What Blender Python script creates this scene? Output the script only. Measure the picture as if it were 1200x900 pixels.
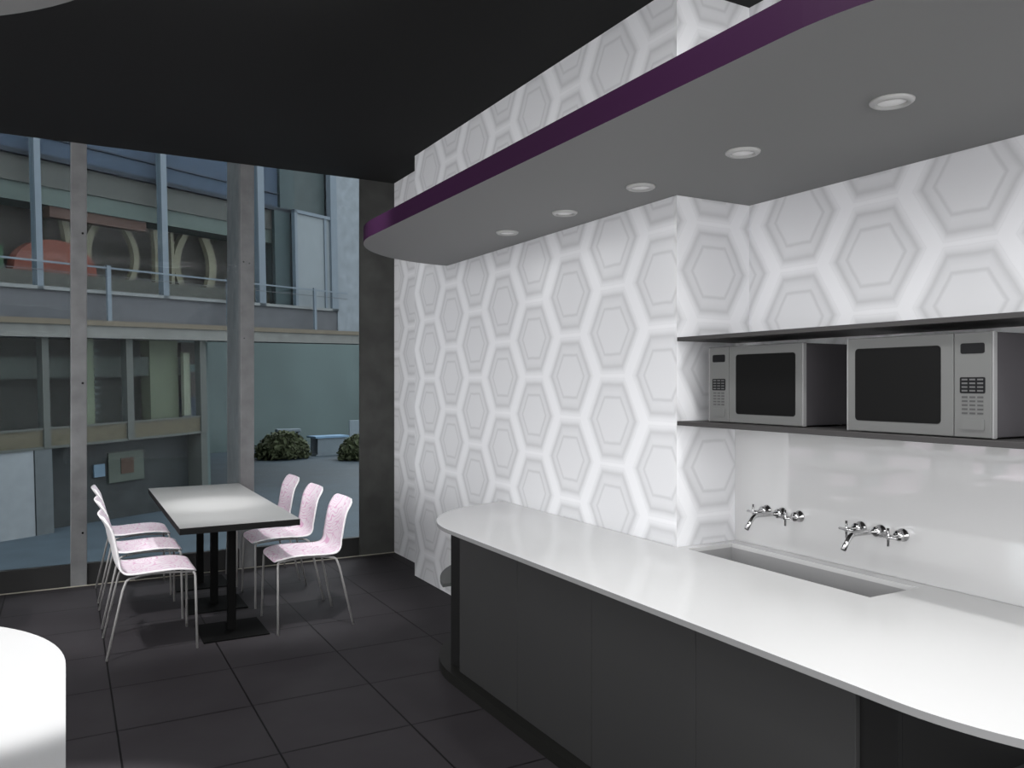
import bpy, bmesh, math, random
from mathutils import Vector, Matrix
random.seed(7)
PI = math.pi
scene = bpy.context.scene
col = scene.collection
for o in list(bpy.data.objects):
    bpy.data.objects.remove(o)

# ------------------------------------------------------------------ camera
cam_d = bpy.data.cameras.new('camera')
cam = bpy.data.objects.new('camera', cam_d)
col.objects.link(cam)
YAW = math.atan(523 / 942)
cam.location = (0, 0, 1.65)
cam.rotation_euler = (PI / 2, 0, -YAW)
cam_d.sensor_width = 36
cam_d.lens = 36 * 942 / 1200
cam_d.shift_y = -1 / 1200
cam_d.clip_start = 0.05
cam_d.clip_end = 300
scene.camera = cam

# ------------------------------------------------------------------ light, world, exposure
scene.view_settings.view_transform = 'Standard'
scene.view_settings.look = 'None'
scene.view_settings.exposure = 0.0
scene.view_settings.gamma = 1.0
scene.view_settings.use_curve_mapping = False

world = bpy.data.worlds.new('sky')
scene.world = world
world.use_nodes = True
wb = world.node_tree.nodes['Background']
wb.inputs['Color'].default_value = (0.985, 0.985, 1.0, 1)
wb.inputs['Strength'].default_value = 3.9

def spot(name, loc, target, power, angle, blend, radius=0.06, color=(1, 1, 1)):
    d = bpy.data.lights.new(name, 'SPOT')
    d.energy = power
    d.spot_size = math.radians(angle)
    d.spot_blend = blend
    d.shadow_soft_size = radius
    d.color = color
    o = bpy.data.objects.new(name, d)
    col.objects.link(o)
    o.location = loc
    o.rotation_euler = (Vector(target) - Vector(loc)).to_track_quat('-Z', 'Y').to_euler()
    return o

def area(name, loc, target, power, sx, sy, color=(1, 1, 1)):
    d = bpy.data.lights.new(name, 'AREA')
    d.shape = 'RECTANGLE'
    d.size = sx
    d.size_y = sy
    d.energy = power
    d.color = color
    o = bpy.data.objects.new(name, d)
    col.objects.link(o)
    o.location = loc
    o.rotation_euler = (Vector(target) - Vector(loc)).to_track_quat('-Z', 'Y').to_euler()
    return o

area('overhead_fill', (1.05, 1.5, 3.5), (1.06, 1.5, 0), 80, 0.9, 3.4)  # added fill without a fixture, brightens the counter front from above
area('far_end_fill', (0.5, 3.85, 3.56), (0.9, 6.0, 0.0), 16, 1.4, 0.5)  # added fill, lifts the dim window end of the room
spot('left_seats_fill', (-0.6, 4.6, 3.5), (0.5, 6.2, 0.45), 420, 40, 0.8, 0.08)  # fill added to brighten the left chair seats, no fixture
spot('table_spot_lamp', (0.97, 6.2, 3.5), (0.94, 6.2, 0.77), 330, 21, 1.0, 0.05)
spot('right_seats_fill', (1.45, 4.2, 3.5), (1.5, 6.0, 0.5), 330, 40, 0.7, 0.08)  # fill added to brighten the right-hand chairs, no fixture
spot('counter_fill', (1.0, 1.2, 3.3), (1.95, 1.25, 0.846), 115, 40, 1.0, 0.1)  # this and the next two: fills added to lighten the worktop's front edge
spot('counter_fill', (1.0, 2.6, 3.3), (1.9, 2.6, 0.846), 55, 36, 1.0, 0.1)
spot('counter_fill', (1.0, 3.7, 3.4), (2.0, 4.0, 0.846), 38, 32, 1.0, 0.1)
spot('dining_fill', (-1.25, 5.2, 3.5), (-1.25, 6.1, 0.6), 170, 60, 0.8, 0.1)  # this and the next: added fills so the mirrored dining sets show up
spot('dining_fill', (-3.6, 5.2, 3.5), (-3.6, 6.1, 0.6), 170, 60, 0.8, 0.1)
spot('island_spot_lamp', (-0.35, 2.95, 3.5), (-0.35, 2.9, 0.846), 900, 38, 0.25, 0.05)

# ------------------------------------------------------------------ materials
def lin(c):
    c = c / 255.0
    return c / 12.92 if c <= 0.04045 else ((c + 0.055) / 1.055) ** 2.4

def rgb(r, g, b):
    return (lin(r), lin(g), lin(b), 1)

def mat(name, color, rough=0.5, metal=0.0, spec=0.5, noise=0.0, nscale=6.0, bump=0.0, bscale=60.0):
    m = bpy.data.materials.new(name)
    m.use_nodes = True
    nt = m.node_tree
    b = nt.nodes['Principled BSDF']
    b.inputs['Base Color'].default_value = color
    b.inputs['Roughness'].default_value = rough
    b.inputs['Metallic'].default_value = metal
    b.inputs['Specular IOR Level'].default_value = spec
    if noise > 0 or bump > 0:
        tc = nt.nodes.new('ShaderNodeTexCoord')
    if noise > 0:
        n = nt.nodes.new('ShaderNodeTexNoise')
        n.inputs['Scale'].default_value = nscale
        n.inputs['Detail'].default_value = 6
        nt.links.new(tc.outputs['Object'], n.inputs['Vector'])
        r = nt.nodes.new('ShaderNodeValToRGB')
        r.color_ramp.elements[0].position = 0.3
        r.color_ramp.elements[1].position = 0.7
        r.color_ramp.elements[0].color = tuple(max(0, c * (1 - noise)) for c in color[:3]) + (1,)
        r.color_ramp.elements[1].color = tuple(min(1, c * (1 + noise)) for c in color[:3]) + (1,)
        nt.links.new(n.outputs['Fac'], r.inputs['Fac'])
        nt.links.new(r.outputs['Color'], b.inputs['Base Color'])
    if bump > 0:
        n2 = nt.nodes.new('ShaderNodeTexNoise')
        n2.inputs['Scale'].default_value = bscale
        nt.links.new(tc.outputs['Object'], n2.inputs['Vector'])
        bp = nt.nodes.new('ShaderNodeBump')
        bp.inputs['Strength'].default_value = bump
        bp.inputs['Distance'].default_value = 0.01
        nt.links.new(n2.outputs['Fac'], bp.inputs['Height'])
        nt.links.new(bp.outputs['Normal'], b.inputs['Normal'])
    return m

def math_node(nt, op, a, b=None):
    n = nt.nodes.new('ShaderNodeMath')
    n.operation = op
    for i, v in enumerate((a, b)):
        if v is None:
            continue
        if isinstance(v, (int, float)):
            n.inputs[i].default_value = v
        else:
            nt.links.new(v, n.inputs[i])
    return n.outputs[0]

HEX_V = 0.487

def hexmat(name, axis, pu, pv):
    """white hexagon relief wallpaper; axis = the horizontal axis it runs along"""
    m = bpy.data.materials.new(name)
    m.use_nodes = True
    nt = m.node_tree
    N, L = nt.nodes, nt.links
    b = N['Principled BSDF']
    tc = N.new('ShaderNodeTexCoord')
    sp = N.new('ShaderNodeSeparateXYZ')
    L.new(tc.outputs['Object'], sp.inputs[0])
    u = math_node(nt, 'SUBTRACT', sp.outputs[axis], pu)
    v = math_node(nt, 'SUBTRACT', sp.outputs['Z'], pv)
    su, sv = HEX_V * math.sqrt(3), HEX_V
    def cell(off):
        n_u = N.new('ShaderNodeMath'); n_u.operation = 'WRAP'
        L.new(math_node(nt, 'ADD', u, off * su / 2), n_u.inputs[0])
        n_u.inputs[1].default_value = su / 2; n_u.inputs[2].default_value = -su / 2
        n_v = N.new('ShaderNodeMath'); n_v.operation = 'WRAP'
        L.new(math_node(nt, 'ADD', v, off * sv / 2), n_v.inputs[0])
        n_v.inputs[1].default_value = sv / 2; n_v.inputs[2].default_value = -sv / 2
        au = math_node(nt, 'ABSOLUTE', n_u.outputs[0])
        av = math_node(nt, 'ABSOLUTE', n_v.outputs[0])
        sl = math_node(nt, 'ADD', math_node(nt, 'MULTIPLY', au, 0.8660), math_node(nt, 'MULTIPLY', av, 0.5))
        d_in = math_node(nt, 'MULTIPLY', math_node(nt, 'MAXIMUM', av, sl), 2 / HEX_V)
        d_out = math_node(nt, 'MULTIPLY', math_node(nt, 'MAXIMUM', av, math_node(nt, 'MULTIPLY', sl, 1.11)), 2 / HEX_V)
        return d_in, d_out
    c0, c1 = cell(0), cell(1)
    # slight irregularity of the moulding
    nz = N.new('ShaderNodeTexNoise'); nz.inputs['Scale'].default_value = 9
    nz.inputs['Detail'].default_value = 5
    L.new(tc.outputs['Object'], nz.inputs['Vector'])
    wob = math_node(nt, 'MULTIPLY', math_node(nt, 'SUBTRACT', nz.outputs['Fac'], 0.5), 0.05)
    di = math_node(nt, 'ADD', math_node(nt, 'MINIMUM', c0[0], c1[0]), wob)
    dd = math_node(nt, 'ADD', math_node(nt, 'MINIMUM', c0[1], c1[1]), wob)
    def ramp(fac, els, tint=True):
        r = N.new('ShaderNodeValToRGB')
        el = r.color_ramp.elements
        while len(el) < len(els):
            el.new(0.5)
        for k, (p, c) in enumerate(els):
            el[k].position = p
            el[k].color = (c * .985, c * .99, c * 1.01, 1) if tint else (c, c, c, 1)
        L.new(fac, r.inputs['Fac'])
        return r.outputs['Color']
    outer = ramp(dd, [(0.0, .70), (0.62, .70), (0.72, .665), (0.775, .60), (0.805, .575), (0.84, .64), (0.89, .72), (0.93, .765), (0.955, .75), (0.97, .80), (1.0, .81)])
    inner = ramp(di, [(0.0, 1.0), (0.46, 1.0), (0.505, .86), (0.525, .84), (0.565, .985), (0.62, 1.0), (1.0, 1.0)], False)
    mul = N.new('ShaderNodeMix'); mul.data_type = 'RGBA'; mul.blend_type = 'MULTIPLY'
    mul.inputs['Factor'].default_value = 1.0
    L.new(outer, mul.inputs['A']); L.new(inner, mul.inputs['B'])
    L.new(mul.outputs['Result'], b.inputs['Base Color'])
    hr = N.new('ShaderNodeValToRGB')
    he = [(0.0, .55), (0.48, .55), (0.52, .40), (0.56, .5), (0.76, .5), (0.81, .25), (0.90, .75), (1.0, .8)]
    e = hr.color_ramp.elements
    while len(e) < len(he):
        e.new(0.5)
    for k, (p, c) in enumerate(he):
        e[k].position = p
        e[k].color = (c, c, c, 1)
    L.new(dd, hr.inputs['Fac'])
    bp = N.new('ShaderNodeBump')
    bp.inputs['Strength'].default_value = 0.35
    bp.inputs['Distance'].default_value = 0.008
    L.new(hr.outputs['Color'], bp.inputs['Height'])
    L.new(bp.outputs['Normal'], b.inputs['Normal'])
    b.inputs['Roughness'].default_value = 0.6
    b.inputs['Specular IOR Level'].default_value = 0.25
    return m

def glassmat(name, tint=(1, 1, 1, 1), refl=0.002):
    m = bpy.data.materials.new(name)
    m.use_nodes = True
    nt = m.node_tree
    nt.nodes.remove(nt.nodes['Principled BSDF'])
    t = nt.nodes.new('ShaderNodeBsdfTransparent'); t.inputs['Color'].default_value = tint
    g = nt.nodes.new('ShaderNodeBsdfGlossy'); g.inputs['Roughness'].default_value = 0.02
    mx = nt.nodes.new('ShaderNodeMixShader'); mx.inputs[0].default_value = refl
    nt.links.new(t.outputs[0], mx.inputs[1]); nt.links.new(g.outputs[0], mx.inputs[2])
    nt.links.new(mx.outputs[0], nt.nodes['Material Output'].inputs['Surface'])
    return m

def emitmat(name, color, strength):
    m = bpy.data.materials.new(name)
    m.use_nodes = True
    b = m.node_tree.nodes['Principled BSDF']
    b.inputs['Base Color'].default_value = color
    b.inputs['Emission Color'].default_value = color
    b.inputs['Emission Strength'].default_value = strength
    return m

def tilemat():
    m = bpy.data.materials.new('dark floor tile')
    m.use_nodes = True
    nt = m.node_tree
    N, L = nt.nodes, nt.links
    b = N['Principled BSDF']
    tc = N.new('ShaderNodeTexCoord')
    sp = N.new('ShaderNodeSeparateXYZ')
    L.new(tc.outputs['Object'], sp.inputs[0])
    def line(out, p0, pitch, half):
        w = N.new('ShaderNodeMath'); w.operation = 'WRAP'
        L.new(math_node(nt, 'SUBTRACT', out, p0), w.inputs[0])
        w.inputs[1].default_value = pitch / 2; w.inputs[2].default_value = -pitch / 2
        return math_node(nt, 'LESS_THAN', math_node(nt, 'ABSOLUTE', w.outputs[0]), half)
    lx = line(sp.outputs['X'], 0.213, 0.6225, 0.0045)
    ly = line(sp.outputs['Y'], 3.63, 0.61, 0.006)
    ln = math_node(nt, 'MAXIMUM', lx, math_node(nt, 'MULTIPLY', ly, 0.8))
    nz = N.new('ShaderNodeTexNoise'); nz.inputs['Scale'].default_value = 3.0
    nz.inputs['Detail'].default_value = 8
    L.new(tc.outputs['Object'], nz.inputs['Vector'])
    cr = N.new('ShaderNodeValToRGB')
    cr.color_ramp.elements[0].position = .3; cr.color_ramp.elements[1].position = .7
    cr.color_ramp.elements[0].color = (0.030, 0.027, 0.030, 1)
    cr.color_ramp.elements[1].color = (0.036, 0.033, 0.036, 1)
    L.new(nz.outputs['Fac'], cr.inputs['Fac'])
    mx = N.new('ShaderNodeMix'); mx.data_type = 'RGBA'
    L.new(ln, mx.inputs['Factor'])
    L.new(cr.outputs['Color'], mx.inputs['A'])
    mx.inputs['B'].default_value = (0.006, 0.0055, 0.006, 1)
    L.new(mx.outputs['Result'], b.inputs['Base Color'])
    b.inputs['Roughness'].default_value = 0.55
    b.inputs['Specular IOR Level'].default_value = 0.08
    bp = N.new('ShaderNodeBump'); bp.inputs['Distance'].default_value = 0.003
    bp.inputs['Strength'].default_value = 0.5
    L.new(math_node(nt, 'SUBTRACT', 1.0, ln), bp.inputs['Height'])
    L.new(bp.outputs['Normal'], b.inputs['Normal'])
    return m

def pinkmat():
    m = bpy.data.materials.new('white shell with pink swirls')
    m.use_nodes = True
    nt = m.node_tree
    N, L = nt.nodes, nt.links
    b = N['Principled BSDF']
    tc = N.new('ShaderNodeTexCoord')
    nz = N.new('ShaderNodeTexNoise'); nz.inputs['Scale'].default_value = 6.5
    nz.inputs['Detail'].default_value = 1.0
    nz.inputs['Distortion'].default_value = 0.6
    L.new(tc.outputs['Object'], nz.inputs['Vector'])
    s = math_node(nt, 'SINE', math_node(nt, 'MULTIPLY', nz.outputs['Fac'], 75.0))
    cr = N.new('ShaderNodeValToRGB')
    cr.color_ramp.elements[0].position = 0.45; cr.color_ramp.elements[1].position = 0.95
    cr.color_ramp.elements[0].color = (0.88, 0.79, 0.85, 1)
    cr.color_ramp.elements[1].color = (0.74, 0.45, 0.62, 1)
    L.new(s, cr.inputs['Fac'])
    L.new(cr.outputs['Color'], b.inputs['Base Color'])
    b.inputs['Roughness'].default_value = 0.35
    return m

M = {}
M['ceiling'] = mat('black ceiling paint', (0.024, 0.024, 0.024, 1), 0.8, spec=0.1)
M['floor'] = tilemat()
M['hex_main'] = hexmat('hexagon wallpaper main', 'Y', 3.585, 1.447)
M['hex_niche'] = hexmat('hexagon wallpaper niche', 'Y', 2.312, 2.208)
M['hex_return'] = hexmat('hexagon wallpaper return', 'X', 2.862, 2.207)
M['white_wall'] = mat('plain white wall paint', (0.7, 0.7, 0.71, 1), 0.6)
M['soffit'] = mat('grey soffit paint', (0.25, 0.25, 0.247, 1), 0.6, spec=0.2)
M['purple'] = mat('dark purple fascia', (0.022, 0.0055, 0.0235, 1), 0.6, spec=0.1)
M['counter'] = mat('white solid surface', (0.60, 0.60, 0.597, 1), 0.12, spec=0.45)
M['counter_edge'] = mat('grey worktop edge', (0.215, 0.215, 0.215, 1), 0.4, spec=0.15)
M['island'] = mat('glossy white island surface', (0.30, 0.30, 0.30, 1), 0.12, spec=0.4)
M['door'] = mat('charcoal cabinet door', (0.034, 0.034, 0.034, 1), 0.5, spec=0.15)
M['carcass'] = mat('black cabinet carcass', (0.011, 0.011, 0.011, 1), 0.5, spec=0.12)
M['plinth'] = mat('black plinth', (0.012, 0.012, 0.011, 1), 0.5, spec=0.12)
M['openshelf'] = mat('charcoal end shelf', (0.075, 0.08, 0.078, 1), 0.5, spec=0.3)
M['shelf'] = mat('dark brown wall shelf', (0.052, 0.050, 0.050, 1), 0.5, spec=0.15)
M['backsplash'] = mat('glossy pale grey panel', (0.54, 0.54, 0.54, 1), 0.008, spec=0.9)
M['backsplash'].node_tree.nodes['Principled BSDF'].inputs['IOR'].default_value = 1.65
M['sink'] = mat('grey sink basin', (0.34, 0.34, 0.34, 1), 0.4, spec=0.3)
M['chrome'] = mat('polished chrome', (0.52, 0.52, 0.52, 1), 0.05, metal=1.0)
M['steel_tube'] = mat('satin grey steel tube', (0.26, 0.255, 0.25, 1), 0.5, metal=0.2)
M['pink'] = pinkmat()
M['shell'] = mat('white chair shell', (0.74, 0.72, 0.73, 1), 0.4)
M['table_top'] = mat('pale grey laminate', (0.30, 0.30, 0.297, 1), 0.3, spec=0.3)
M['table_edge'] = mat('black table edge', (0.009, 0.009, 0.009, 1), 0.6, spec=0.05)
M['black_metal'] = mat('black powder coated steel', (0.004, 0.004, 0.004, 1), 0.6, spec=0.04)
M['mw_front'] = mat('brushed grey steel front', (0.14, 0.142, 0.139, 1), 0.5, metal=0.0, spec=0.2)
M['mw_bevel'] = mat('bright steel edge', (0.22, 0.22, 0.22, 1), 0.45, metal=0.0)
M['mw_body'] = mat('dark grey casing', (0.062, 0.058, 0.063, 1), 0.5, spec=0.15)
M['mw_glass'] = mat('black oven glass', (0.009, 0.009, 0.009, 1), 0.35, spec=0.06)
M['mw_black'] = mat('black display', (0.011, 0.011, 0.012, 1), 0.4, spec=0.1)
M['mw_key'] = mat('grey key', (0.09, 0.09, 0.09, 1), 0.5)
M['mw_darkkey'] = mat('dark key', (0.05, 0.05, 0.05, 1), 0.5)
M['lamp_ring'] = mat('grey downlight ring', (0.45, 0.45, 0.44, 1), 0.4)
M['lamp_lens'] = emitmat('downlight lens', (0.6, 0.6, 0.6, 1), 0.3)
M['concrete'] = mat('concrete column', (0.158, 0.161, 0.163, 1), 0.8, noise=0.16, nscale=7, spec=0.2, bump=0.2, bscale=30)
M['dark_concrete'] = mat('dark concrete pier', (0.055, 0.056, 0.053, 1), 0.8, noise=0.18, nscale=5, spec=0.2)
M['rail'] = mat('dark window rail', (0.022, 0.022, 0.022, 1), 0.5, spec=0.2)
M['threshold'] = mat('pale floor strip', (0.36, 0.34, 0.28, 1), 0.5)
M['pane'] = glassmat('window glass', (0.93, 0.96, 0.97, 1), 0.0015)
M['fpane'] = glassmat('facade glass', (0.93, 0.96, 0.97, 1), 0.0015)
FS = 0.37   # scale from how the facade reads in daylight to its own reflectance
def fac(name, r, g, b, noise=0.1, ns=3.0, rough=0.7):
    c = rgb(r, g, b)
    return mat(name, (min(.9, c[0] * FS), min(.9, c[1] * FS), min(.9, c[2] * FS), 1), rough, noise=noise, nscale=ns, spec=0.15)
F = dict(
    blue=fac('painted sky reflection', 62, 74, 92), darkline=fac('dark cornice', 40, 44, 54), beige=fac('beige beam', 86, 84, 80),  # blue: sky reflection painted into the glazing's flat colour
    green=fac('pale green beam', 92, 100, 95), brown=fac('brown interior', 64, 58, 54), red=fac('rust red strip', 86, 62, 54),
    arch=fac('cream arch', 122, 116, 98), awning=fac('red orange awning', 120, 66, 54), lawn=fac('green display', 60, 84, 62),
    parapet=fac('taupe parapet', 80, 78, 72), spandrel=fac('grey spandrel', 84, 88, 93), sill=fac('light sill', 122, 128, 130),
    ledge=fac('tan ledge', 104, 98, 86), beam=fac('concrete beam', 114, 117, 115, 0.15), mull=fac('pale blue mullion', 108, 121, 132, 0.05),
    lowmull=fac('grey green mullion', 84, 90, 88, 0.05), dark=fac('dark shop interior', 46, 48, 44, 0.2), header=fac('grey header', 70, 76, 71),
    pillar=fac('pale green pillar', 104, 110, 90), curtain=fac('white curtain', 140, 142, 124), band=fac('tan window band', 86, 84, 70, 0.2, 6),
    white=fac('white render wall', 140, 148, 154, 0.08), greycol=fac('grey pilaster', 92, 100, 104), lowdark=fac('dark ground floor', 54, 60, 62, 0.2),
    poster=fac('pale poster', 84, 94, 88), picture=fac('brown picture', 80, 66, 58), notice=fac('pale blue notice', 112, 138, 158),
    conc=fac('pale concrete', 122, 132, 140, 0.15), panel=fac('white door panel', 124, 134, 140, 0.05), teal=fac('grey teal wall', 92, 110, 111, 0.12, 0.4),
    greenglass=fac('green dark glazing', 64, 76, 78), box=fac('brown box', 62, 58, 54), bluedoor=fac('dark blue door', 46, 58, 72),
    pave=fac('blue grey paving', 78, 93, 104, 0.15, 1.2), bush=fac('olive bush', 96, 106, 78, 0.35, 5), furn=fac('white garden furniture', 140, 155, 165, 0.05),
    bluetop=fac('pale blue top', 140, 178, 210, 0.05))

# ------------------------------------------------------------------ mesh helpers
class MB:
    def __init__(self):
        self.bm = bmesh.new()
    def box(self, x0, x1, y0, y1, z0, z1, mi=0, rot=None):
        v = [self.bm.verts.new((x, y, z)) for x in (x0, x1) for y in (y0, y1) for z in (z0, z1)]
        fs = [(0, 1, 3, 2), (4, 6, 7, 5), (0, 4, 5, 1), (2, 3, 7, 6), (0, 2, 6, 4), (1, 5, 7, 3)]
        for f in fs:
            self.bm.faces.new([v[i] for i in f]).material_index = mi
        return v
    def rbox(self, x0, x1, y0, y1, z0, z1, r=0.004, mi=0, seg=2):
        v = self.box(x0, x1, y0, y1, z0, z1, mi)
        es = set()
        for a in v:
            for e in a.link_edges:
                es.add(e)
        bmesh.ops.bevel(self.bm, geom=list(es), offset=r, segments=seg, profile=0.5, affect='EDGES')
    def prism(self, pts, z0, z1, mi=0, side_mi=None):
        lo = [self.bm.verts.new((p[0], p[1], z0)) for p in pts]
        hi = [self.bm.verts.new((p[0], p[1], z1)) for p in pts]
        n = len(pts)
        self.bm.faces.new(hi).material_index = mi
        self.bm.faces.new(lo[::-1]).material_index = mi
        for i in range(n):
            f = self.bm.faces.new([lo[i], lo[(i + 1) % n], hi[(i + 1) % n], hi[i]])
            f.material_index = mi if side_mi is None else (side_mi(i) if callable(side_mi) else side_mi)
    def tube(self, path, r, seg=10, mi=0, radii=None):
        path = [Vector(p) for p in path]
        rings = []
        prev = None
        for i, p in enumerate(path):
            if i == 0: t = path[1] - p
            elif i == len(path) - 1: t = p - path[i - 1]
            else: t = (path[i + 1] - p).normalized() + (p - path[i - 1]).normalized()
            t.normalize()
            if prev is None:
                a = Vector((0, 0, 1)) if abs(t.z) < 0.9 else Vector((1, 0, 0))
                n = t.cross(a).normalized()
            else:
                n = (prev - t * prev.dot(t)).normalized()
            prev = n
            bnm = t.cross(n)
            rr = r if radii is None else radii[i]
            rings.append([self.bm.verts.new(p + (n * math.cos(2 * PI * k / seg) + bnm * math.sin(2 * PI * k / seg)) * rr) for k in range(seg)])
        for a, b in zip(rings, rings[1:]):
            for k in range(seg):
                f = self.bm.faces.new([a[k], a[(k + 1) % seg], b[(k + 1) % seg], b[k]])
                f.smooth = True; f.material_index = mi
        self.bm.faces.new(rings[0][::-1]).material_index = mi
        self.bm.faces.new(rings[-1]).material_index = mi
    def lathe(self, prof, center, axis='Z', seg=32, mi=0):
        c = Vector(center)
        rings = []
        for (r, h) in prof:
            ring = []
            for k in range(seg):
                a = 2 * PI * k / seg
                if axis == 'Z': p = Vector((r * math.cos(a), r * math.sin(a), h))
                else: p = Vector((h, r * math.cos(a), r * math.sin(a)))
                ring.append(self.bm.verts.new(c + p))
            rings.append(ring)
        for a, b in zip(rings, rings[1:]):
            for k in range(seg):
                f = self.bm.faces.new([a[k], a[(k + 1) % seg], b[(k + 1) % seg], b[k]])
                f.smooth = True; f.material_index = mi
        self.bm.faces.new(rings[0][::-1]).material_index = mi
        self.bm.faces.new(rings[-1]).material_index = mi
    def build(self, name, mats, parent=None):
        bmesh.ops.recalc_face_normals(self.bm, faces=self.bm.faces)
        me = bpy.data.meshes.new(name)
        self.bm.to_mesh(me)
        self.bm.free()
        if not isinstance(mats, (list, tuple)):
            mats = [mats]
        for m in mats:
            me.materials.append(m)
        o = bpy.data.objects.new(name, me)
        col.objects.link(o)
        if parent:
            o.parent = parent
        return o

def tag(o, label=None, cat=None, group=None, kind=None):
    if label: o['label'] = label
    if cat: o['category'] = cat
    if group: o['group'] = group
    if kind: o['kind'] = kind
    return o

def empty(name, loc, rz=0):
    o = bpy.data.objects.new(name, None)
    o.empty_display_size = 0.1
    col.objects.link(o)
    o.location = loc
    o.rotation_euler = (0, 0, rz)
    return o

def copy_tree(o, parent=None):
    c = o.copy()
    col.objects.link(c)
    if parent:
        c.parent = parent
    for ch in [x for x in bpy.data.objects if x.parent == o]:
        copy_tree(ch, c)
    return c

def arc(cx, cy, r, a0, a1, n=28):
    return [(cx + r * math.cos(math.radians(a0 + (a1 - a0) * i / n)), cy + r * math.sin(math.radians(a0 + (a1 - a0) * i / n))) for i in range(n + 1)]

# ------------------------------------------------------------------ room shell
b = MB(); b.box(-9, 3.3, -4, 7.42, -0.2, 0)
tag(b.build('floor', M['floor']), 'dark grey tiled floor with thin joints', 'floor', kind='structure')
b = MB(); b.box(-3.2, 3.4, -1.2, 7.42, 3.6, 3.9)
tag(b.build('ceiling', M['ceiling']), 'plain black ceiling', 'ceiling', kind='structure')
b = MB(); b.box(-9, 4.5, 7.43, 10.4, 4.5, 4.7)  # unseen overhang, added to keep sky light off the column sides
tag(b.build('shade_slab', M['dark_concrete']), 'added unseen slab that shades the window columns', 'trim', kind='structure')
# right wall with its pilaster step, niche and the thicker wall below the niche
b = MB()
X1, X3 = 2.619, 3.106
pts = [(X1, 3.054), (X1, 6.437), (2.805, 6.437), (2.805, 7.42), (3.3, 7.42), (3.3, -1.5), (X3, -1.5), (X3, 3.054)]
mis = [0, 2, 0, 2, 2, 2, 1, 3]
b.prism(pts, 0, 3.6, 2, lambda i: mis[i])
b.prism([(3.012, -1.5), (3.012, 3.054), (X3, 3.054), (X3, -1.5)], 0, 1.8545, 1, 1)
tag(b.build('wall_right', [M['hex_main'], M['hex_niche'], M['white_wall'], M['hex_return']]),
    'white wall with raised hexagon wallpaper and a niche', 'wall', kind='structure')

# window wall: three panes between concrete fins
def column(x0, x1, label, holes):
    bb = MB(); bb.rbox(x0, x1, 7.421, 8.11, -0.2, 4.49, 0.006)
    o = tag(bb.build('concrete_column', M['concrete']), label, 'column')
    # formwork tie holes
    for dx, z, r in holes:
        h = MB(); h.lathe([(r, -0.001), (r, 0.001)], (0, 0, 0), 'X', 10)
        ob = h.build('tie_hole', M['black_metal'], o)
        ob.rotation_euler = (0, 0, PI / 2)
        ob.location = (x0 + dx, 7.4195, z)
    return o
column(0.036, 0.152, 'slim grey concrete column in the window wall, behind the left chairs', ((0.085, 2.87, .009), (0.085, 1.65, .009), (0.085, 0.43, .009)))
column(1.36, 1.478, 'grey concrete column in the window wall behind the dining table', ((0.025, 2.73, .006), (0.075, 2.72, .005), (0.03, 2.05, .005)))
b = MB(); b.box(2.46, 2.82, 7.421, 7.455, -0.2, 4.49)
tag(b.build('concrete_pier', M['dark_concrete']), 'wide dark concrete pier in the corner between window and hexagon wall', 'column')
def window(n, x0, x1):
    e = empty('window_%d' % n, ((x0 + x1) / 2, 7.5, 0))
    tag(e, 'tall fixed window with dark bottom rail', 'window', kind='structure')
    w = (x1 - x0) / 2
    bb = MB(); bb.box(-w, w, -0.02, 0.04, -0.05, 0.165)
    bb.build('frame', M['rail'], e)
    bb = MB(); bb.box(-w, w, 0.005, 0.013, 0.165, 4.49)
    bb.build('pane', M['pane'], e)
window(1, -8.8, 0.034)
window(2, 0.154, 1.358)
window(3, 1.48, 2.82)
b = MB(); b.box(-9, 2.80, 7.402, 7.419, 0.0, 0.005)
tag(b.build('trim_1', M['threshold']), 'thin pale strip along the window edge of the floor', 'trim', kind='structure')

# ------------------------------------------------------------------ soffit with downlights
def soffit(xw, xf, y0, y1, r, name, label, side=1):
    # xw: wall side, xf: free edge; rounded ends
    bb = MB()
    if side > 0:
        p = arc(xf + r, y1 - r, r, 180, 90) + [(xw, y1)] * (xw > xf + r + .01) + [(xw, y0)] * (xw > xf + r + .01) + arc(xf + r, y0 + r, r, 270, 180)
    else:
        p = arc(xf - r, y1 - r, r, 0, 90) + arc(xw + r, y1 - r, r, 90, 180) + arc(xw + r, y0 + r, r, 180, 270) + arc(xf - r, y0 + r, r, 270, 360)
    bb.prism(p, 2.571, 2.671, 0, 1)
    return bb.build(name, [M['soffit'], M['purple']])
# main soffit follows the wall's step
b = MB()
p = arc(2.619, 4.81, 0.951, 180, 90) + [(2.619, 3.056)] + [(3.104, 3.056), (3.104, 0.56)] + arc(2.619, 1.51, 0.951, 270, 180)
p = [(min(x, 2.617) if y > 3.056 else x, y) for x, y in p]
p[len(arc(0, 0, 1, 0, 1))] = (2.617, 3.05)
p[len(arc(0, 0, 1, 0, 1)) + 1] = (3.104, 3.05)
b.prism(p, 2.571, 2.671, 0, 1)
tag(b.build('ceiling_canopy', [M['soffit'], M['purple']]), 'long grey hanging canopy with purple edge above the white counter', 'canopy')
b = MB()
R2 = 0.95
p = arc(0.18 - R2, 1.67, R2, 0, 90) + arc(-2.0 + R2, 1.67, R2, 90, 180) + arc(-2.0 + R2, -0.5, R2, 180, 270) + arc(0.18 - R2, -0.5, R2, 270, 360)
b.prism(p, 2.571, 2.671, 0, 1)
tag(b.build('ceiling_canopy', [M['soffit'], M['purple']]), 'rounded end of a grey canopy at the top left corner', 'canopy')

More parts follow.
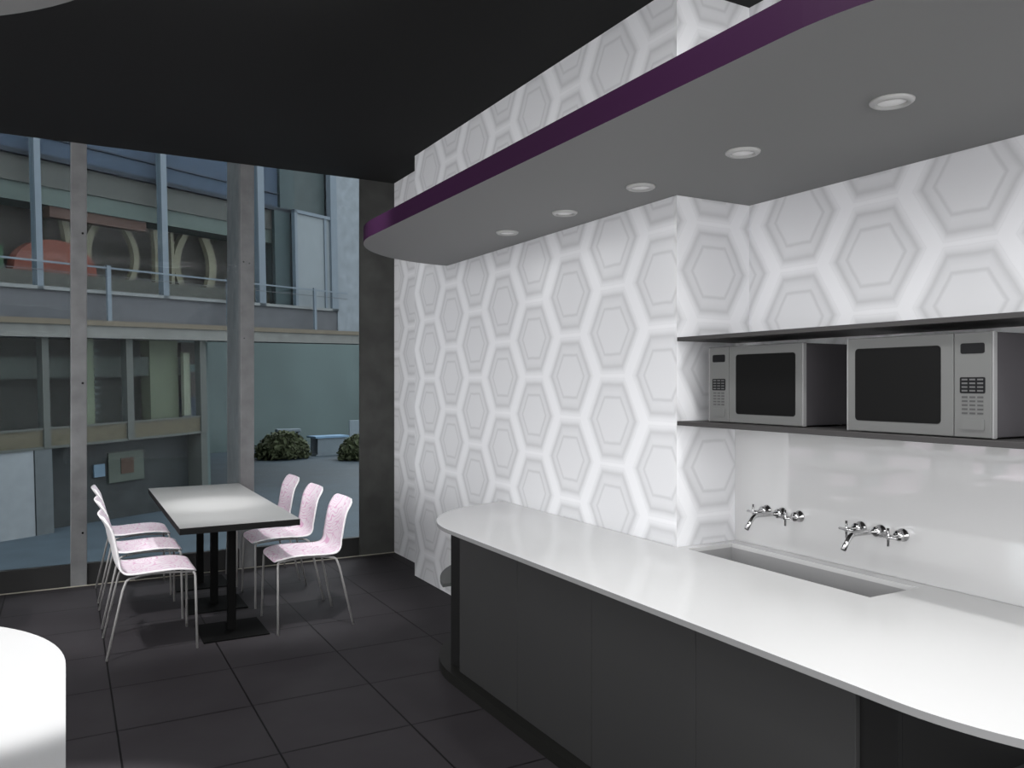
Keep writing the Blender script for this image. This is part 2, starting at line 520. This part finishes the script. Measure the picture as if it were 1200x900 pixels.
def make_downlight():
    e = empty('downlight', (0, 0, 2.571))
    bb = MB()
    bb.lathe([(0.046, -0.002), (0.047, -0.012), (0.060, -0.012), (0.068, -0.006), (0.069, 0.0), (0.046, 0.0)], (0, 0, 0))
    bb.build('ring', M['lamp_ring'], e)
    bb = MB(); bb.lathe([(0.001, -0.004), (0.0455, -0.004), (0.0455, -0.001), (0.001, -0.001)], (0, 0, 0))
    bb.build('lens', M['lamp_lens'], e)
    return e
dl = make_downlight()
ords = ['farthest of the five round downlights under the canopy', 'second farthest round downlight under the canopy',
        'middle one of the five round downlights under the canopy', 'round downlight second nearest the camera, under the canopy',
        'nearest and largest round downlight under the canopy']
for i, y in enumerate((4.301, 3.655, 3.0, 2.35, 1.69)):
    o = dl if i == 0 else copy_tree(dl)
    o.location = (2.355, y, 2.571)
    tag(o, ords[i], 'downlight', 'recessed downlights in the canopy')
for y in (4.301, 3.655, 3.0, 2.35, 1.69, 1.04):
    spot('downlight_lamp', (2.355, y, 2.55), (2.36, y, 0), 20 if y < 2.5 else 2, 150, 1.0, 0.045)

# ------------------------------------------------------------------ main counter
YA, YB, RC = 4.015, 1.313, 0.786
def counter_outline(inset, back=2.615, cut=True):
    r = RC - inset
    c = X1
    p = [(min(x, back), y) for x, y in arc(c, YA, r, 180, 90, 36)]
    if cut:
        p += [(back, 3.05), (3.005, 3.05), (3.005, YB - r)]
    p += [(x if cut else min(x, back), y) for x, y in arc(c, YB, r, 270, 180, 36)]
    return p
# worktop with the sink cut-out
def worktop_mesh():
    bm = bmesh.new()
    out = counter_outline(0)
    hole = [(2.638, 1.985), (2.93, 1.985), (2.93, 3.0), (2.638, 3.0)]
    z0, z1 = 0.825, 0.846
    for z in (z0, z1):
        vs = [bm.verts.new((x, y, z)) for x, y in out]
        hs = [bm.verts.new((x, y, z)) for x, y in hole]
        es = [bm.edges.new((vs[i], vs[(i + 1) % len(vs)])) for i in range(len(vs))]
        es += [bm.edges.new((hs[i], hs[(i + 1) % 4])) for i in range(4)]
        bmesh.ops.triangle_fill(bm, edges=es, use_beauty=True)
    bm.verts.ensure_lookup_table()
    n = len(out) + 4
    for ring in (range(len(out)), range(len(out), n)):
        ring = list(ring)
        for i in range(len(ring)):
            a, c = ring[i], ring[(i + 1) % len(ring)]
            f = bm.faces.new([bm.verts[a], bm.verts[c], bm.verts[c + n], bm.verts[a + n]])
            f.material_index = 1 if len(ring) > 4 else 0
    return bm
b = MB(); b.bm.free(); b.bm = worktop_mesh()
tag(b.build('worktop', [M['counter'], M['counter_edge']]), 'long white glossy worktop with rounded end along the hexagon wall', 'worktop')

cab = empty('counter_cabinet', (2.2, 2.75, 0))
tag(cab, 'charcoal base cabinet with flat doors and rounded plinth under the white worktop', 'cabinet')
def local(p, e):
    return [(x - e.location.x, y - e.location.y) for x, y in p]
b = MB()
b.prism(local(counter_outline(0.015, 2.61, cut=False), cab), 0.001, 0.058)
b.build('plinth', M['plinth'], cab)
b = MB()
ox, oy = 2.2, 2.75
b.box(1.92 - ox, 1.938 - ox, 1.36 - oy, 4.175 - oy, 0.0585, 0.824)
b.box(1.939 - ox, 2.61 - ox, 4.157 - oy, 4.175 - oy, 0.0585, 0.824)
b.box(1.939 - ox, 2.61 - ox, 1.36 - oy, 1.378 - oy, 0.0585, 0.824)
b.build('carcass', M['carcass'], cab)
ys = [1.474, 2.118, 2.746, 3.371, 4.019]
for i in range(4):
    b = MB(); b.rbox(1.90 - ox, 1.9195 - ox, ys[i] + 0.0012 - oy, ys[i + 1] - 0.0012 - oy, 0.0595, 0.822, 0.0012, 0, 1)
    b.build('door', M['door'], cab)
for s in (1, -1):
    r = RC - 0.02
    if s > 0:
        p = [q for q in arc(X1, YA, r, 180, 90, 40) if q[1] > 4.177]
        x0 = X1 - math.sqrt(r * r - (4.177 - YA) ** 2)
        p = [(x0, 4.177)] + [(min(x, 2.61), y) for x, y in p] + [(2.61, 4.177)]
    else:
        x0 = X1 - math.sqrt(r * r - (1.358 - YB) ** 2) if 1.358 < YB else X1 - r
        p = [q for q in arc(X1, YB, r, 180, 270, 40) if q[1] < 1.358]
        p = [(x0, 1.358)] + [(min(x, 2.61), y) for x, y in p] + [(2.61, 1.358)]
    b = MB(); b.prism(local(p, cab), 0.492, 0.512)
    b.build('end_shelf', M['openshelf'], cab)

# sink basin set below the cut-out
b = MB()
x0, x1, y0, y1, zb, zt = 2.636, 2.932, 1.983, 3.002, 0.66, 0.8245
t = 0.006
b.box(x0 - t, x0, y0 - t, y1 + t, zb, zt); b.box(x1, x1 + t, y0 - t, y1 + t, zb, zt)
b.box(x0, x1, y0 - t, y0, zb, zt); b.box(x0, x1, y1, y1 + t, zb, zt)
b.box(x0 - t, x1 + t, y0 - t, y1 + t, zb - t, zb)
tag(b.build('sink_basin', M['sink']), 'long grey rectangular sink trough sunk in the white worktop below the taps', 'sink')
# backsplash
b = MB(); b.box(3.0055, 3.0115, -0.4, 3.0535, 0.847, 1.4425)
tag(b.build('backsplash_panel', M['backsplash']), 'glossy pale grey backsplash panel behind the taps', 'backsplash')

# wall shelves
def shelf(x0, x1, z0, z1, label):
    bb = MB(); bb.rbox(x0, x1, -0.4, 3.0525, z0, z1, 0.0015, 0, 1)
    tag(bb.build('wall_shelf', M['shelf']), label, 'shelf')
shelf(2.619, 3.011, 1.443, 1.464, 'dark wall shelf carrying the two microwaves')
shelf(2.619, 3.103, 1.8555, 1.8745, 'dark wall shelf above the two microwaves')

# ------------------------------------------------------------------ taps
def make_tap():
    e = empty('wall_tap', (3.005, 0, 1.027))
    for dy in (0.097, 0.0, -0.102):
        bb = MB()
        bb.lathe([(0.005, 0.0), (0.027, 0.0), (0.027, -0.006), (0.022, -0.008), (0.022, -0.036), (0.019, -0.040), (0.004, -0.040)], (0, dy, 0), 'X', 24)
        bb.build('rosette', M['chrome'], e)
    bb = MB()
    path = [(-0.035, 0, 0), (-0.10, 0, 0.002), (-0.17, 0, 0.003), (-0.188, 0, 0.000), (-0.202, 0, -0.010), (-0.215, 0, -0.026), (-0.238, 0, -0.056)]
    bb.tube(path, 0.011, 14)
    bb.build('spout', M['chrome'], e)
    for dy in (0.097, -0.102):
        bb = MB()
        bb.tube([(-0.038, dy, 0), (-0.105, dy, 0)], 0.0075, 12)
        bb.tube([(-0.096, dy, -0.037), (-0.096, dy, 0.037)], 0.0055, 10)
        bb.tube([(-0.096, dy - 0.037, 0), (-0.096, dy + 0.037, 0)], 0.0055, 10)
        bb.build('cross_handle', M['chrome'], e)
    return e
tp = make_tap(); tp.location.y = 2.738
tag(tp, 'chrome wall tap with cross handles, the one nearer the niche corner', 'tap', 'taps over the sink trough')
t2 = copy_tree(tp); t2.location.y = 2.206
tag(t2, 'chrome wall tap with cross handles on the right, nearer the camera than the other tap', 'tap', 'taps over the sink trough')

# ------------------------------------------------------------------ microwaves
def rrect(bb, x0, x1, y0, y1, z0, z1, r, mi=0):
    """slab with rounded corners in the y/z plane, thickness along x"""
    pts = []
    for cy, cz, a in ((y1 - r, z1 - r, 0), (y0 + r, z1 - r, 90), (y0 + r, z0 + r, 180), (y1 - r, z0 + r, 270)):
        for k in range(7):
            an = math.radians(a + 15 * k)
            pts.append((cy + r * math.cos(an), cz + r * math.sin(an)))
    A = [bb.bm.verts.new((x0, y, z)) for y, z in pts]
    B = [bb.bm.verts.new((x1, y, z)) for y, z in pts]
    bb.bm.faces.new(A).material_index = mi
    bb.bm.faces.new(B[::-1]).material_index = mi
    for i in range(len(pts)):
        j = (i + 1) % len(pts)
        bb.bm.faces.new([A[i], A[j], B[j], B[i]]).material_index = mi

def make_microwave(xf, yc, panel_side, label):
    """panel_side +1: control panel towards +y (left in view), -1: towards -y"""
    e = empty('microwave_oven', (xf, yc, 1.464))
    tag(e, label, 'microwave', 'microwaves on the wall shelf')
    W, Hh = 0.566, 0.357
    s = panel_side
    def yy(a, c):
        a, c = a * s, c * s
        return (min(a, c), max(a, c))
    bb = MB(); bb.rbox(0.022, 0.34, -W / 2 + 0.002, W / 2 - 0.002, 0.006, Hh - 0.002, 0.003)
    for px in (0.05, 0.31):
        for py in (-W / 2 + .04, W / 2 - .04):
            bb.lathe([(0.012, 0.0005), (0.012, 0.0065)], (px, py, 0), 'Z', 12)
    bb.build('body', M['mw_body'], e)
    # door on the side away from the panel
    y0, y1 = yy(-W / 2 + 0.006, W / 2 - 0.1362)
    bb = MB(); bb.rbox(0, 0.0215, y0, y1, 0.004, Hh, 0.003)
    door = bb.build('door', M['mw_front'], e)
    bb = MB(); w0, w1 = yy(-W / 2 + 0.040, W / 2 - 0.181)
    rrect(bb, -0.0012, 0.002, w0, w1, 0.044, Hh - 0.040, 0.014)
    bb.build('window', M['mw_glass'], door)
    p0, p1 = yy(W / 2 - 0.1340, W / 2 - 0.006)
    bb = MB(); bb.rbox(0, 0.0215, p0, p1, 0.004, Hh, 0.003)
    pan = bb.build('control_panel', M['mw_front'], e)
    for sg in (1, -1):
        bb = MB(); bb.rbox(0.0005, 0.0225, min(sg * (W / 2 - 0.0058), sg * W / 2), max(sg * (W / 2 - 0.0058), sg * W / 2), 0.003, Hh, 0.0015, 0, 1)
        bb.build('edge_strip', M['mw_bevel'], e)
    pc = (p0 + p1) / 2
    bb = MB(); rrect(bb, -0.001, 0.001, pc - 0.041, pc + 0.041, Hh - 0.072, Hh - 0.037, 0.007)
    bb.build('display', M['mw_black'], pan)
    bb = MB(); rrect(bb, -0.001, 0.001, pc - 0.043, pc + 0.043, 0.152, 0.206, 0.005)
    kp = bb.build('keypad', M['mw_black'], pan)
    first = None
    def key(y, z, m, par, hw, hh):
        nonlocal first
        k = MB(); k.box(-0.0018, -0.0011, -hw, hw, -hh, hh)
        o = k.build('key', m, par); o.location = (0, y, z)
        return o
    k1 = k2 = None
    for r_ in range(4):
        for c_ in range(3):
            y, z = pc + (c_ - 1) * 0.0265, 0.198 - r_ * 0.0125
            if k1 is None: k1 = key(y, z, M['mw_key'], kp, 0.0098, 0.0028)
            else:
                q = k1.copy(); col.objects.link(q); q.location = (0, y, z)
    for r_ in range(5):
        for c_ in range(3):
            y, z = pc + (c_ - 1) * 0.0265, 0.139 - r_ * 0.0135
            if k2 is None:
                k2 = key(y, z, M['mw_darkkey'], pan, 0.0098, 0.0030); k2.location.x = 0.0008
            else:
                q = k2.copy(); col.objects.link(q); q.location = (0.0008, y, z)
    bb = MB(); rrect(bb, -0.003, 0.001, pc - 0.041, pc + 0.041, 0.030, 0.066, 0.004)
    bb.build('open_button', M['mw_front'], pan)
    return e
make_microwave(2.70, 2.635, 1, 'grey microwave on the left of the shelf with keypad on its left')
make_microwave(2.65, 1.815, -1, 'grey microwave on the right of the shelf with keypad on its right')

# ------------------------------------------------------------------ island counter on the left
isl = empty('island_counter', (-0.785, 1.6, 0))
tag(isl, 'glossy white rounded island counter in the bottom left corner', 'counter')
def island_outline(r, y0, y1):
    c = [(x, y) for x, y in arc(0, 2.63 - 1.6, r, 0, 180, 56)]
    if y1 is not None:
        c = [(r, y1)] + [(-r, y1)]
    return c
b = MB()
b.prism(arc(0, 1.03, 0.785, 0, 180, 56) + [(-0.785, 0.134), (0.785, 0.134)], 0.806, 0.846)
b.build('worktop', M['island'], isl)
b = MB()
b.prism([(0.785, 0.128), (-0.785, 0.128), (-0.785, -0.35), (0.785, -0.35)], 0.806, 0.846)
b.build('worktop', M['island'], isl)
b = MB(); b.prism(arc(0, 1.03, 0.755, 0, 180, 56) + [(-0.755, -0.33), (0.755, -0.33)], 0.08, 0.805)
b.build('body', M['island'], isl)
b = MB(); b.prism(arc(0, 1.03, 0.70, 0, 180, 40) + [(-0.70, -0.30), (0.70, -0.30)], 0.001, 0.0795)
b.build('plinth', M['plinth'], isl)

# ------------------------------------------------------------------ dining table and chairs
def make_table(xc, label):
    e = empty('dining_table', (xc, 6.3, 0))
    tag(e, label, 'table')
    bb = MB(); bb.box(-0.364, 0.364, -1.07, 1.05, 0.7285, 0.768)
    top = bb.build('tabletop', M['table_edge'], e)
    bb = MB(); bb.box(-0.363, 0.363, -1.069, 1.049, 0.768, 0.7705)
    bb.build('laminate', M['table_top'], top)
    for y in (5.60, 6.315, 7.035):
        y -= 6.3
        bb = MB(); bb.rbox(-0.205, 0.205, y - 0.215, y + 0.205, 0.001, 0.010, 0.002)
        ped = bb.build('pedestal_base', M['black_metal'], e)
        bb = MB(); bb.rbox(-0.026, 0.026, y - 0.026, y + 0.026, 0.0095, 0.7283, 0.004)
        bb.build('column', M['black_metal'], ped)
    return e
make_table(0.967, 'long table with pale grey top and three black pedestals between pink chairs')

def catmull(pts, n):
    out = []
    P = [Vector(pts[0]) * 2 - Vector(pts[1])] + [Vector(p) for p in pts] + [Vector(pts[-1]) * 2 - Vector(pts[-2])]
    segs = len(pts) - 1
    for i in range(n + 1):
        t = i / n * segs
        k = min(int(t), segs - 1); t -= k
        p0, p1, p2, p3 = P[k:k + 4]
        out.append(0.5 * ((2 * p1) + (-p0 + p2) * t + (2 * p0 - 5 * p1 + 4 * p2 - p3) * t * t + (-p0 + 3 * p1 - 3 * p2 + p3) * t ** 3))
    return out

def make_chair():
    e = empty('dining_chair', (0, 0, 0))
    prof = [(0.262, 0, 0.462), (0.245, 0, 0.481), (0.19, 0, 0.491), (0.10, 0, 0.494), (0.0, 0, 0.491), (-0.10, 0, 0.487), (-0.155, 0, 0.497),
            (-0.186, 0, 0.532), (-0.202, 0, 0.59), (-0.218, 0, 0.68), (-0.239, 0, 0.765), (-0.284, 0, 0.845)]
    P = catmull(prof, 60)
    L_ = [0.0]
    for a, c in zip(P, P[1:]):
        L_.append(L_[-1] + (c - a).length)
    tot = L_[-1]
    bm = bmesh.new()
    nu = 20
    rows = []
    for i, p in enumerate(P):
        tn = (P[min(i + 1, 60)] - P[max(i - 1, 0)]).normalized()
        nrm = Vector((-tn.z, 0, tn.x))
        if nrm.z < 0 and abs(nrm.z) > abs(nrm.x): nrm = -nrm
        s = L_[i]
        hw = 0.222
        rr = 0.075
        if s < rr: hw -= rr * (1 - math.sqrt(max(0, 1 - ((rr - s) / rr) ** 2)))
        e_ = tot - s
        r2 = 0.05
        if e_ < r2: hw -= r2 * (1 - math.sqrt(max(0, 1 - ((r2 - e_) / r2) ** 2)))
        back = max(0, min(1, (s - 0.40) / 0.12))
        hw -= 0.012 * back
        row = []
        for k in range(nu + 1):
            v = -1 + 2 * k / nu
            # dished seat, wrapped back
            up = 0.010 * (abs(v) ** 2.2) * (1 - back) * min(1, s / 0.12)
            fwd = 0.022 * (abs(v) ** 2.2) * back
            row.append(bm.verts.new((p.x + fwd, v * hw, p.z + up)))
        rows.append(row)
    for a, c in zip(rows, rows[1:]):
        for k in range(nu):
            f = bm.faces.new([a[k], a[k + 1], c[k + 1], c[k]])
            f.smooth = True
    me = bpy.data.meshes.new('seat_shell')
    bm.normal_update()
    mid = bm.faces[:][nu * 12]
    if mid.normal.z < 0:
        bmesh.ops.reverse_faces(bm, faces=bm.faces)
    bm.to_mesh(me); bm.free()
    me.materials.append(M['pink']); me.materials.append(M['shell'])
    o = bpy.data.objects.new('seat_shell', me); col.objects.link(o); o.parent = e
    md = o.modifiers.new('thickness', 'SOLIDIFY')
    md.thickness = 0.011; md.offset = -1
    md.material_offset = 1; md.material_offset_rim = 1
    r = 0.0078
    for sy in (1, -1):
        bb = MB()
        bb.tube([(0.253, 0.253 * sy, 0.0), (0.246, 0.215 * sy, 0.44), (0.243, 0.208 * sy, 0.459), (0.232, 0.204 * sy, 0.468)], r, 10)
        bb.build('leg', M['steel_tube'], e)
        bb = MB()
        bb.tube([(-0.253, 0.253 * sy, 0.0), (-0.165, 0.222 * sy, 0.40), (-0.146, 0.214 * sy, 0.452), (-0.128, 0.207 * sy, 0.464), (-0.10, 0.20 * sy, 0.467)], r, 10)
        bb.build('leg', M['steel_tube'], e)
        bb = MB()
        bb.tube([(0.233, 0.203 * sy, 0.468), (0.10, 0.17 * sy, 0.473), (0.0, 0.155 * sy, 0.471), (-0.06, 0.17 * sy, 0.469), (-0.101, 0.199 * sy, 0.467)], r * 0.9, 10)
        bb.build('seat_frame', M['steel_tube'], e)
    return e
ch = make_chair()
CH = []
YC = (5.585, 6.303, 7.022)
L_lab = ['pink and white shell chair nearest the camera on the left side of the table',
         'middle pink and white shell chair on the left side of the table',
         'pink and white shell chair on the left side of the table, closest to the window']
R_lab = ['pink and white shell chair nearest the camera on the right side of the table',
         'middle pink and white shell chair on the right side, partly behind the tabletop',
         'pink and white shell chair on the right side of the table, closest to the window']
for side in (0, 1):
    for i, y in enumerate(YC):
        o = ch if (side == 0 and i == 0) else copy_tree(ch)
        o.location = (0.4645 if side == 0 else 1.466, y, 0)
        o.rotation_euler = (0, 0, 0 if side == 0 else PI)
        tag(o, (L_lab, R_lab)[side][i], 'chair', 'pink shell chairs around the long table')

# two more dining sets further along the window, seen only mirrored in the backsplash
for xc in (-1.25, -3.6):
    t_ = copy_tree([o for o in bpy.data.objects if o.name == 'dining_table'][0])
    t_.location = (xc, 6.3, 0)
    tag(t_, 'long dining table seen only as a faint reflection in the glossy backsplash', 'table', 'reflected dining tables')
    for side in (0, 1):
        for y in YC:
            o = copy_tree(ch)
            o.location = (xc - 0.5025 if side == 0 else xc + 0.499, y, 0)
            o.rotation_euler = (0, 0, 0 if side == 0 else PI)
            tag(o, 'shell chair seen only as a faint reflection in the glossy backsplash', 'chair', 'reflected shell chairs')

# ------------------------------------------------------------------ outside: paving, building opposite, planting
b = MB(); b.box(-40, 45, 7.6, 80, -1.85, -1.65)
tag(b.build('ground', F['pave']), 'blue grey paved plaza outside the window', 'ground', kind='structure')

U = Vector((0.83829583, 0.54444089, 0.02905551)); Nn = Vector((-0.54467085, 0.8386499, 0)); Wv = U.cross(Nn)
bld = empty('office_building', (-1.1935, 19.764, 0))
bld.rotation_euler = Matrix((U, Nn, Wv)).transposed().to_euler()
tag(bld, 'two-storey glazed building across the plaza seen through the window', 'building')
def part(name, m, x0, x1, y0, y1, z0, z1, parent=bld, bevel=0):
    bb = MB()
    bb.box(x0, x1, y0, y1, z0, z1)
    return bb.build(name, m, parent)
SL, SR = -16.0, 10.7
part('core', F['dark'], SL, 5.3, 2.0, 13.0, 2.75, 10.95)
part('core', F['dark'], 5.31, 15.9, 2.0, 13.0, 3.61, 10.95)
part('core', F['lowdark'], SL, 5.3, 2.0, 13.0, -2.2, 2.74)
part('floor_slab', F['dark'], SL, 10.7, 0.55, 2.0, 2.75, 3.6)
part('upper_ceiling', F['dark'], SL, 10.7, 0.42, 2.0, 6.7, 6.8)
part('side_partition', F['greenglass'], 8.3, 8.4, 0.45, 2.0, 3.7, 10.9)
# upper storey
part('glazing_band', F['blue'], SL, 9.0, 0.30, 0.40, 6.66, 11)
part('cornice', F['darkline'], SL, 9.0, 0.20, 0.42, 6.56, 6.67)
part('cornice', F['darkline'], SL, 9.0, 0.25, 0.30, 7.05, 7.08)
part('ceiling_beam', F['beige'], SL, 9.0, 0.35, 0.6, 6.0, 6.56)
part('ceiling_beam', F['green'], SL, 9.0, 0.40, 1.2, 5.6, 6.0)
part('ceiling_beam', F['red'], 1.5, 4.0, 0.45, 0.7, 5.36, 5.6)
part('interior_wall', F['brown'], SL, 9.0, 1.2, 1.3, 3.7, 5.8)
part('parapet_wall', F['parapet'], SL, 9.0, 0.55, 0.6, 3.6, 4.12)
bb = MB()
pts = []
def arch_strip(x, bow, w, z0=3.9, z1=5.5):
    bb_ = MB()
    n = 14
    prev = None
    for i in range(n + 1):
        t = i / n
        z = z0 + (z1 - z0) * t
        cx = x + bow * (1 - (2 * t - 1) ** 2)
        cur = [bb_.bm.verts.new(q) for q in ((cx - w / 2, 0.8, z), (cx + w / 2, 0.8, z), (cx + w / 2, 0.95, z), (cx - w / 2, 0.95, z))]
        if prev:
            for k in range(4):
                bb_.bm.faces.new([prev[k], prev[(k + 1) % 4], cur[(k + 1) % 4], cur[k]])
        else:
            bb_.bm.faces.new(cur[::-1])
        prev = cur
    bb_.bm.faces.new(prev)
    return bb_.build('arch', F['arch'], bld)
for x, bow, w in ((2.05, 0.12, .16), (2.95, -0.32, .2), (3.62, 0.35, .16), (4.55, 0.05, .16), (5.05, 0.02, 0.1), (5.5, -0.3, .2), (6.15, 0.25, .25), (7.85, 0.3, .2)):
    arch_strip(x, bow, w)
# half-round red awning
bb = MB()
n = 16
pr = [(0.6, 3.78)]
for i in range(n + 1):
    a = PI - PI * i / n
    pr.append((1.75 + 0.98 * math.cos(a), 4.2 + 0.68 * math.sin(a)))
pr.append((2.73, 3.78))
A = [bb.bm.verts.new((x, 0.62, z)) for x, z in pr]; B = [bb.bm.verts.new((x, 0.9, z)) for x, z in pr]
bb.bm.faces.new(A); bb.bm.faces.new(B[::-1])
for i in range(len(pr)):
    j = (i + 1) % len(pr); bb.bm.faces.new([A[i], A[j], B[j], B[i]])
bb.build('awning', F['awning'], bld)
part('display_stand', F['lawn'], -2.4, 0.55, 0.62, 0.9, 3.7, 4.62)
for x0, x1 in ((SL, 0.86), (1.0, 4.06), (4.23, 7.3), (7.55, 8.85)):
    part('pane', M['fpane'], x0, x1, 0.0, 0.012, 3.75, 11)
for x0, x1 in ((-5.6, -5.42), (-2.36, -2.2), (0.86, 1.0), (4.06, 4.23), (7.3, 7.55), (10.42, 10.72)):
    part('mullion', F['mull'], x0, x1, -0.06, 0.12, 3.66, 11)
part('glazing_band', F['greenglass'], 8.45, 10.42, 0.2, 0.3, 6.6, 11)
part('glazing_band', F['greenglass'], 8.2, 8.86, 0.2, 0.3, 3.7, 6.6)
part('door_panel', F['panel'], 8.86, 10.42, 0.02, 0.12, 3.68, 6.6)
part('mullion', F['mull'], 8.80, 8.90, -0.04, 0.1, 3.66, 6.66)
part('mullion', F['mull'], 8.80, 10.42, -0.04, 0.1, 6.56, 6.66)
part('mullion', F['mull'], 10.15, 10.25, -0.02, 0.1, 3.68, 6.56)
part('end_wall', F['conc'], 10.72, 16, -0.02, 0.6, 3.02, 11)
part('sill', F['sill'], SL, 10.72, -0.06, 0.55, 3.66, 3.74)
part('spandrel', F['spandrel'], SL, 10.72, 0.02, 0.5, 3.02, 3.66)
part('ledge', F['ledge'], SL, 16, -0.35, 0.5, 2.9, 3.02)
part('beam', F['beam'], SL, 16, -0.30, 0.6, 2.62, 2.9)
part('roof', F['conc'], SL, 16, -0.3, 14, 11, 11.4)
# railing on the ledge
rl = part('railing', F['mull'], SL, 10.9, -0.30, -0.28, 4.22, 4.26)
for x in (-4.6, -1.1, 2.38, 5.92, 9.33):
    part('post', F['mull'], x - 0.05, x + 0.05, -0.32, -0.26, 3.02, 4.3, rl)
part('wire', F['spandrel'], SL, 10.9, -0.295, -0.285, 4.05, 4.065, rl)
# lower storey
part('interior_wall', F['dark'], SL, 5.2, 1.0, 1.1, 0.2, 2.74)
part('interior_ceiling', F['dark'], SL, 5.3, 0.6, 2.0, 2.63, 2.74)
part('header', F['header'], SL, 5.2, 0.5, 0.6, 1.72, 2.2)
part('pillar', F['pillar'], 4.0, 4.85, 0.45, 0.8, 0.6, 2.62)
part('curtain', F['curtain'], 4.82, 5.02, 0.2, 0.3, 0.66, 2.3)
sg = part('sign_pillar', F['pillar'], 1.98, 2.26, 0.15, 0.35, 0.6, 2.62)
for k in range(13):
    part('letter', F['lowmull'], 2.30, 2.30 + 0.08 + 0.03 * (k % 3), 0.2, 0.22, 0.72 + k * 0.145, 0.78 + k * 0.145, sg)
part('window_band', F['band'], SL, 5.2, 0.0, 0.2, 0.22, 0.62)
part('window_band_trim', F['lowmull'], SL, 5.3, -0.03, 0.0, 0.18, 0.24)
part('window_band_trim', F['lowmull'], SL, 5.3, -0.02, 0.0, 0.60, 0.65)
for x0, x1 in ((-5.6, -5.44), (-3.4, -3.24), (-1.2, -1.06), (0.92, 1.07), (2.97, 3.15), (5.14, 5.34)):
    part('mullion', F['lowmull'], x0, x1, -0.05, 0.15, 0.2, 2.62)
for x0, x1 in ((SL, 0.92), (1.07, 2.97), (3.15, 5.14)):
    part('pane', M['fpane'], x0, x1, 0.02, 0.03, 0.65, 2.62)
part('base_wall', F['white'], SL, 0.70, 0.0, 0.3, -1.9, 0.18)
part('pilaster', F['greycol'], 0.72, 1.10, -0.02, 0.3, -1.95, 0.18)
part('ground_floor_wall', F['lowdark'], 1.1, 5.3, 0.5, 0.7, -1.95, 0.2)
ps = part('poster', F['poster'], 2.78, 3.75, 0.44, 0.49, -0.85, -0.12)
part('picture', F['picture'], 3.1, 3.45, 0.42, 0.44, -0.66, -0.28, ps)
part('notice', F['notice'], 2.40, 2.68, 0.44, 0.49, -0.66, -0.36)
part('pilaster', F['lowmull'], 5.14, 5.34, -0.02, 0.5, -1.95, 0.2)
part('passage_wall', F['teal'], 5.0, 34, 13.0, 13.3, -2.8, 4.6)
part('passage_ceiling', F['teal'], 5.31, 15.9, 0.65, 12.95, 3.5, 3.6)
part('wall_box', F['box'], 5.42, 6.0, 1.0, 1.2, 2.0, 2.6)
part('wall_box', F['box'], 5.46, 6.0, 1.0, 1.2, 1.1, 1.8)
part('door_leaf', F['bluedoor'], 5.42, 6.05, 1.0, 1.15, -0.3, 1.1)
part('side_wall', F['teal'], 5.38, 6.5, 1.2, 1.3, -2.0, 2.62)

def bush(x, y, wx, h, label):
    bm = bmesh.new()
    rnd = random.Random(int(x * 100))
    for k in range(2200):
        th = rnd.uniform(0, 2 * PI); ph = math.acos(rnd.uniform(0, 1))
        rr = rnd.uniform(0.75, 1.05)
        c = Vector((wx / 2 * rr * math.sin(ph) * math.cos(th), wx / 2.4 * rr * math.sin(ph) * math.sin(th), h * (rr * math.cos(ph) * 0.9 + 0.04 + 0.08 * rnd.random())))
        s = rnd.uniform(0.05, 0.11)
        q = Matrix.Rotation(rnd.uniform(0, 6.28), 3, Vector((rnd.uniform(-1, 1), rnd.uniform(-1, 1), rnd.uniform(-1, 1))).normalized())
        vs = [bm.verts.new(c + q @ Vector(v)) for v in ((-s, -s * .6, 0), (s, -s * .6, 0), (s, s * .6, 0), (-s, s * .6, 0))]
        bm.faces.new(vs)
    bmesh.ops.create_icosphere(bm, subdivisions=3, radius=1, matrix=Matrix.Translation((0, 0, h * .38)) @ Matrix.Diagonal((wx * .44, wx * .36, h * .42, 1)))
    bb_ = MB(); bb_.bm.free(); bb_.bm = bm
    o = bb_.build('bush', F['bush'])
    o.location = (x, y, -1.65)
    tag(o, label, 'bush')
bush(8.3, 35.6, 2.3, 1.15, 'low olive bush outside, on the plaza behind the right-hand column')
bush(11.2, 33.6, 2.0, 1.05, 'low olive bush outside, beside the dark corner pier')
def gtable():
    e = empty('garden_table', (10.6, 36.6, -1.65), 0.2)
    tag(e, 'pale blue topped white table outside between the two bushes', 'table')
    bb = MB(); bb.box(-0.85, 0.85, -0.45, 0.45, 0.80, 0.88); bb.build('tabletop', F['bluetop'], e)
    bb = MB(); bb.box(-0.8, 0.8, -0.4, 0.4, 0.0, 0.06); bb.box(-0.7, 0.7, -0.35, -0.28, 0.06, 0.8); bb.box(-0.7, 0.7, 0.28, 0.35, 0.06, 0.8)
    bb.build('base', F['furn'], e)
gtable()
def gchair(x, y, rz, z, label):
    e = empty('garden_chair', (x, y, z), rz)
    tag(e, label, 'chair')
    bb = MB(); bb.rbox(-0.36, 0.36, -0.35, 0.35, 0.55, 0.66, 0.03); bb.build('seat', F['furn'], e)
    bb = MB(); bb.rbox(-0.36, 0.36, 0.28, 0.36, 0.667, 1.5, 0.03); bb.build('backrest', F['furn'], e)
    for sx in (-.3, .3):
        for sy in (-.28, .28):
            bb = MB(); bb.box(sx - .03, sx + .03, sy - .03, sy + .03, 0, .549); bb.build('leg', F['furn'], e)
gchair(12.4, 37.6, 0.2, -1.65, 'white garden chair outside, behind the pale blue table')
b = MB(); b.rbox(-0.55, 0.55, -0.25, 0.25, 1.02, 1.16, 0.03); b.box(-0.5, -0.42, -0.2, 0.2, 0, 1.03); b.box(0.42, 0.5, -0.2, 0.2, 0, 1.03)
o = b.build('white_bench', F['furn']); o.location = (9.1, 38.0, -1.65)
tag(o, 'white bench outside, just above the left bush', 'bench')
